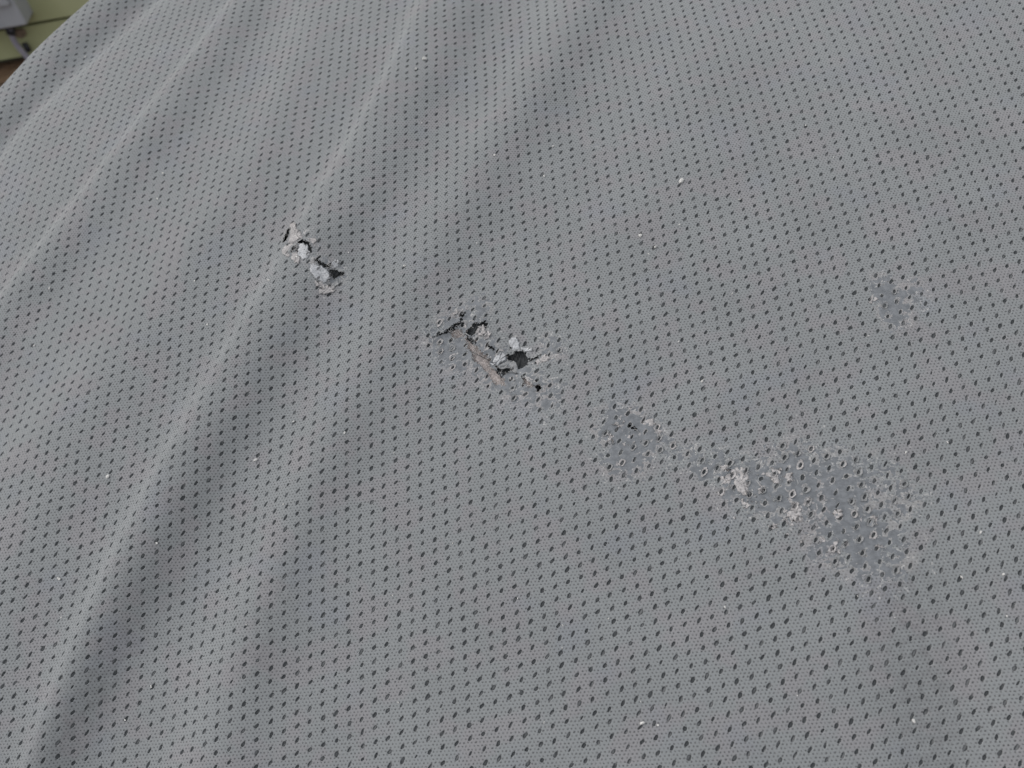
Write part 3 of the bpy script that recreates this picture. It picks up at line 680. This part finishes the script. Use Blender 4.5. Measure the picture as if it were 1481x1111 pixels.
# pale slabs of lifting coating on the big worn patch
slabs = [[(1063, 676), (1076, 676), (1080, 684), (1082, 696), (1083, 712), (1074, 717), (1066, 708), (1062, 692)],
         [(1107, 684), (1125, 686), (1127, 699), (1119, 698), (1112, 690)], [(1112, 676), (1130, 678), (1128, 685), (1116, 683)],
         [(1135, 690), (1147, 682), (1146, 697), (1140, 697)], [(1075, 725), (1082, 722), (1087, 731), (1080, 735), (1073, 732)],
         [(1140, 738), (1152, 732), (1158, 742), (1162, 752), (1152, 756), (1142, 752), (1137, 745)],
         [(1148, 732), (1155, 731), (1157, 740), (1151, 742)], [(1138, 717), (1146, 722), (1148, 726), (1142, 728)],
         [(1262, 745), (1268, 748), (1268, 759), (1263, 757)], [(1204, 740), (1215, 735), (1219, 744), (1212, 750), (1206, 747)],
         [(1184, 778), (1190, 776), (1193, 782), (1187, 785)], [(1097, 706), (1106, 703), (1106, 711), (1099, 713)],
         [(1115, 760), (1123, 756), (1124, 764), (1117, 765)], [(1155, 782), (1163, 779), (1161, 786)], [(1206, 798), (1214, 795), (1214, 801)],
         [(1268, 788), (1280, 788), (1278, 792), (1269, 792)], [(1042, 690), (1054, 690), (1056, 699), (1044, 700)],
         [(1040, 676), (1052, 672), (1058, 680), (1046, 684)], [(930, 610), (943, 606), (950, 613), (942, 618), (932, 615)],
         [(949, 622), (955, 620), (957, 628), (951, 632)], [(880, 624), (886, 630), (888, 638), (884, 641), (880, 634)],
         [(884, 615), (898, 612), (903, 617), (896, 618)], [(1270, 432), (1262, 428), (1256, 436), (1264, 437)]]
for s in slabs: patch('coating_flake', pp(*s), M_FLK, .09, rng.uniform(.12, .5), rng.normal(size=2), .16, .34)
# collars of coating left round perforations
W0 = IJ[:, :1]*VA+IJ[:, 1:]*VB; pv = peel(XC); near = np.zeros(len(XC), bool)
for poly in RIPS+BARE: near |= (seg_d(XC, poly, True) < 1.8) | inside(XC, poly)
cand = np.where((pv > .5) & ~near)[0]; cand = cand[np.argsort(-pv[cand])][:210]
for k in cand:
    if rng.random() > .42: continue
    m = 9; an = np.linspace(0, 2*math.pi, m, endpoint=False); rr = 1.0+rng.uniform(.18, .75)*np.abs(rng.normal(.6, .45, m))
    ea, eb = np.cos(an)*1.42*rr, np.sin(an)*.95*rr
    O = XC[k]+np.stack([ea*math.cos(HA)-eb*math.sin(HA), ea*math.sin(HA)+eb*math.cos(HA)], -1)
    patch('coating_collar', O, [M_FLG, M_FLG, M_FLK][rng.integers(3)], .10, 0, (0, 1), .14, .10, hole=(1.12, .62), sub=2)

# ------------------------------------------------------------------ grit lying on the cover
def crumb(px, py, r_px, flat=.6):
    X = at(px, py); P = surf(np.array([X]), np.array([0.]))[0]; r = r_px*np.linalg.norm(P-CAM)/FPX
    import bmesh
    bm = bmesh.new(); bmesh.ops.create_icosphere(bm, subdivisions=1, radius=1)
    st = np.array([1, rng.uniform(.4, .85), flat]); a = rng.uniform(0, 6); ph1 = rng.uniform(0, 6, 3)
    V = np.array([v.co[:] for v in bm.verts]); V = V*(1+.22*np.sin(V*3.1+ph1)@np.ones(3)[:, None]*.6+rng.normal(0, .20, (len(V), 1)))*st*r
    V = np.stack([V[:, 0]*math.cos(a)-V[:, 1]*math.sin(a), V[:, 0]*math.sin(a)+V[:, 1]*math.cos(a), V[:, 2]+r*flat*.75], -1)
    b0 = world(P)
    me = mesh('crumb', (V@CW.T)*.001, [[v.index for v in f.verts] for f in bm.faces], False); bm.free()
    o = link('grit_crumb', me, M_GRIT); o.location = tuple(b0); return o
NAMED = [(985, 262, 4.2, 'largest white crumb on the plain upper right of the cover'),
         (370, 666, 3.6, 'white crumb in the valley below the left fold crest'),
         (614, 86, 3.6, 'pale crumb near the top edge, left of the middle fold'),
         (926, 341, 3.0, 'upper of two white crumbs right of the middle fold'),
         (948, 358, 3.0, 'lower of two white crumbs right of the middle fold'),
         (86, 837, 3.2, 'white crumb near the left edge, lower half of the cover'),
         (157, 690, 2.6, 'white crumb left of the left fold crest'),
         (929, 1046, 3.4, 'elongated pale crumb near the bottom edge of the cover'),
         (1322, 1043, 2.8, 'white crumb on the dark smudge at bottom right'),
         (1016, 551, 2.6, 'white crumb above the small worn patch'),
         (1418, 770, 2.4, 'pale crumb right of the large worn patch'),
         (585, 385, 2.6, 'white crumb between the two torn spots')]
for px, py, r, lab in NAMED: tag(crumb(px, py, r), lab, 'crumb', 'white grit crumbs')
SPECK = [(float(a), float(b)) for a, b in zip(rng.uniform(150, 1470, 34), rng.uniform(140, 1100, 34))] + [(124, 83), (232, 75), (72, 417), (50, 500), (327, 848), (322, 864), (89, 893), (219, 993), (655, 786), (880, 895), (814, 905), (813, 937),
         (602, 100), (610, 178), (715, 225), (800, 212), (787, 255), (818, 288), (690, 352), (1148, 42), (1120, 30), (1193, 130), (1256, 486), (1329, 397),
         (1391, 835), (1240, 862), (1153, 1006), (190, 140), (236, 251), (228, 288), (450, 155), (430, 372), (300, 470), (425, 610), (570, 655), (905, 630), (1006, 655), (1370, 640)]
for px, py in SPECK: tag(crumb(px, py, float(rng.uniform(1.0, 2.0))), 'tiny white speck of grit on the grey mesh cover', 'speck', 'tiny specks of grit')
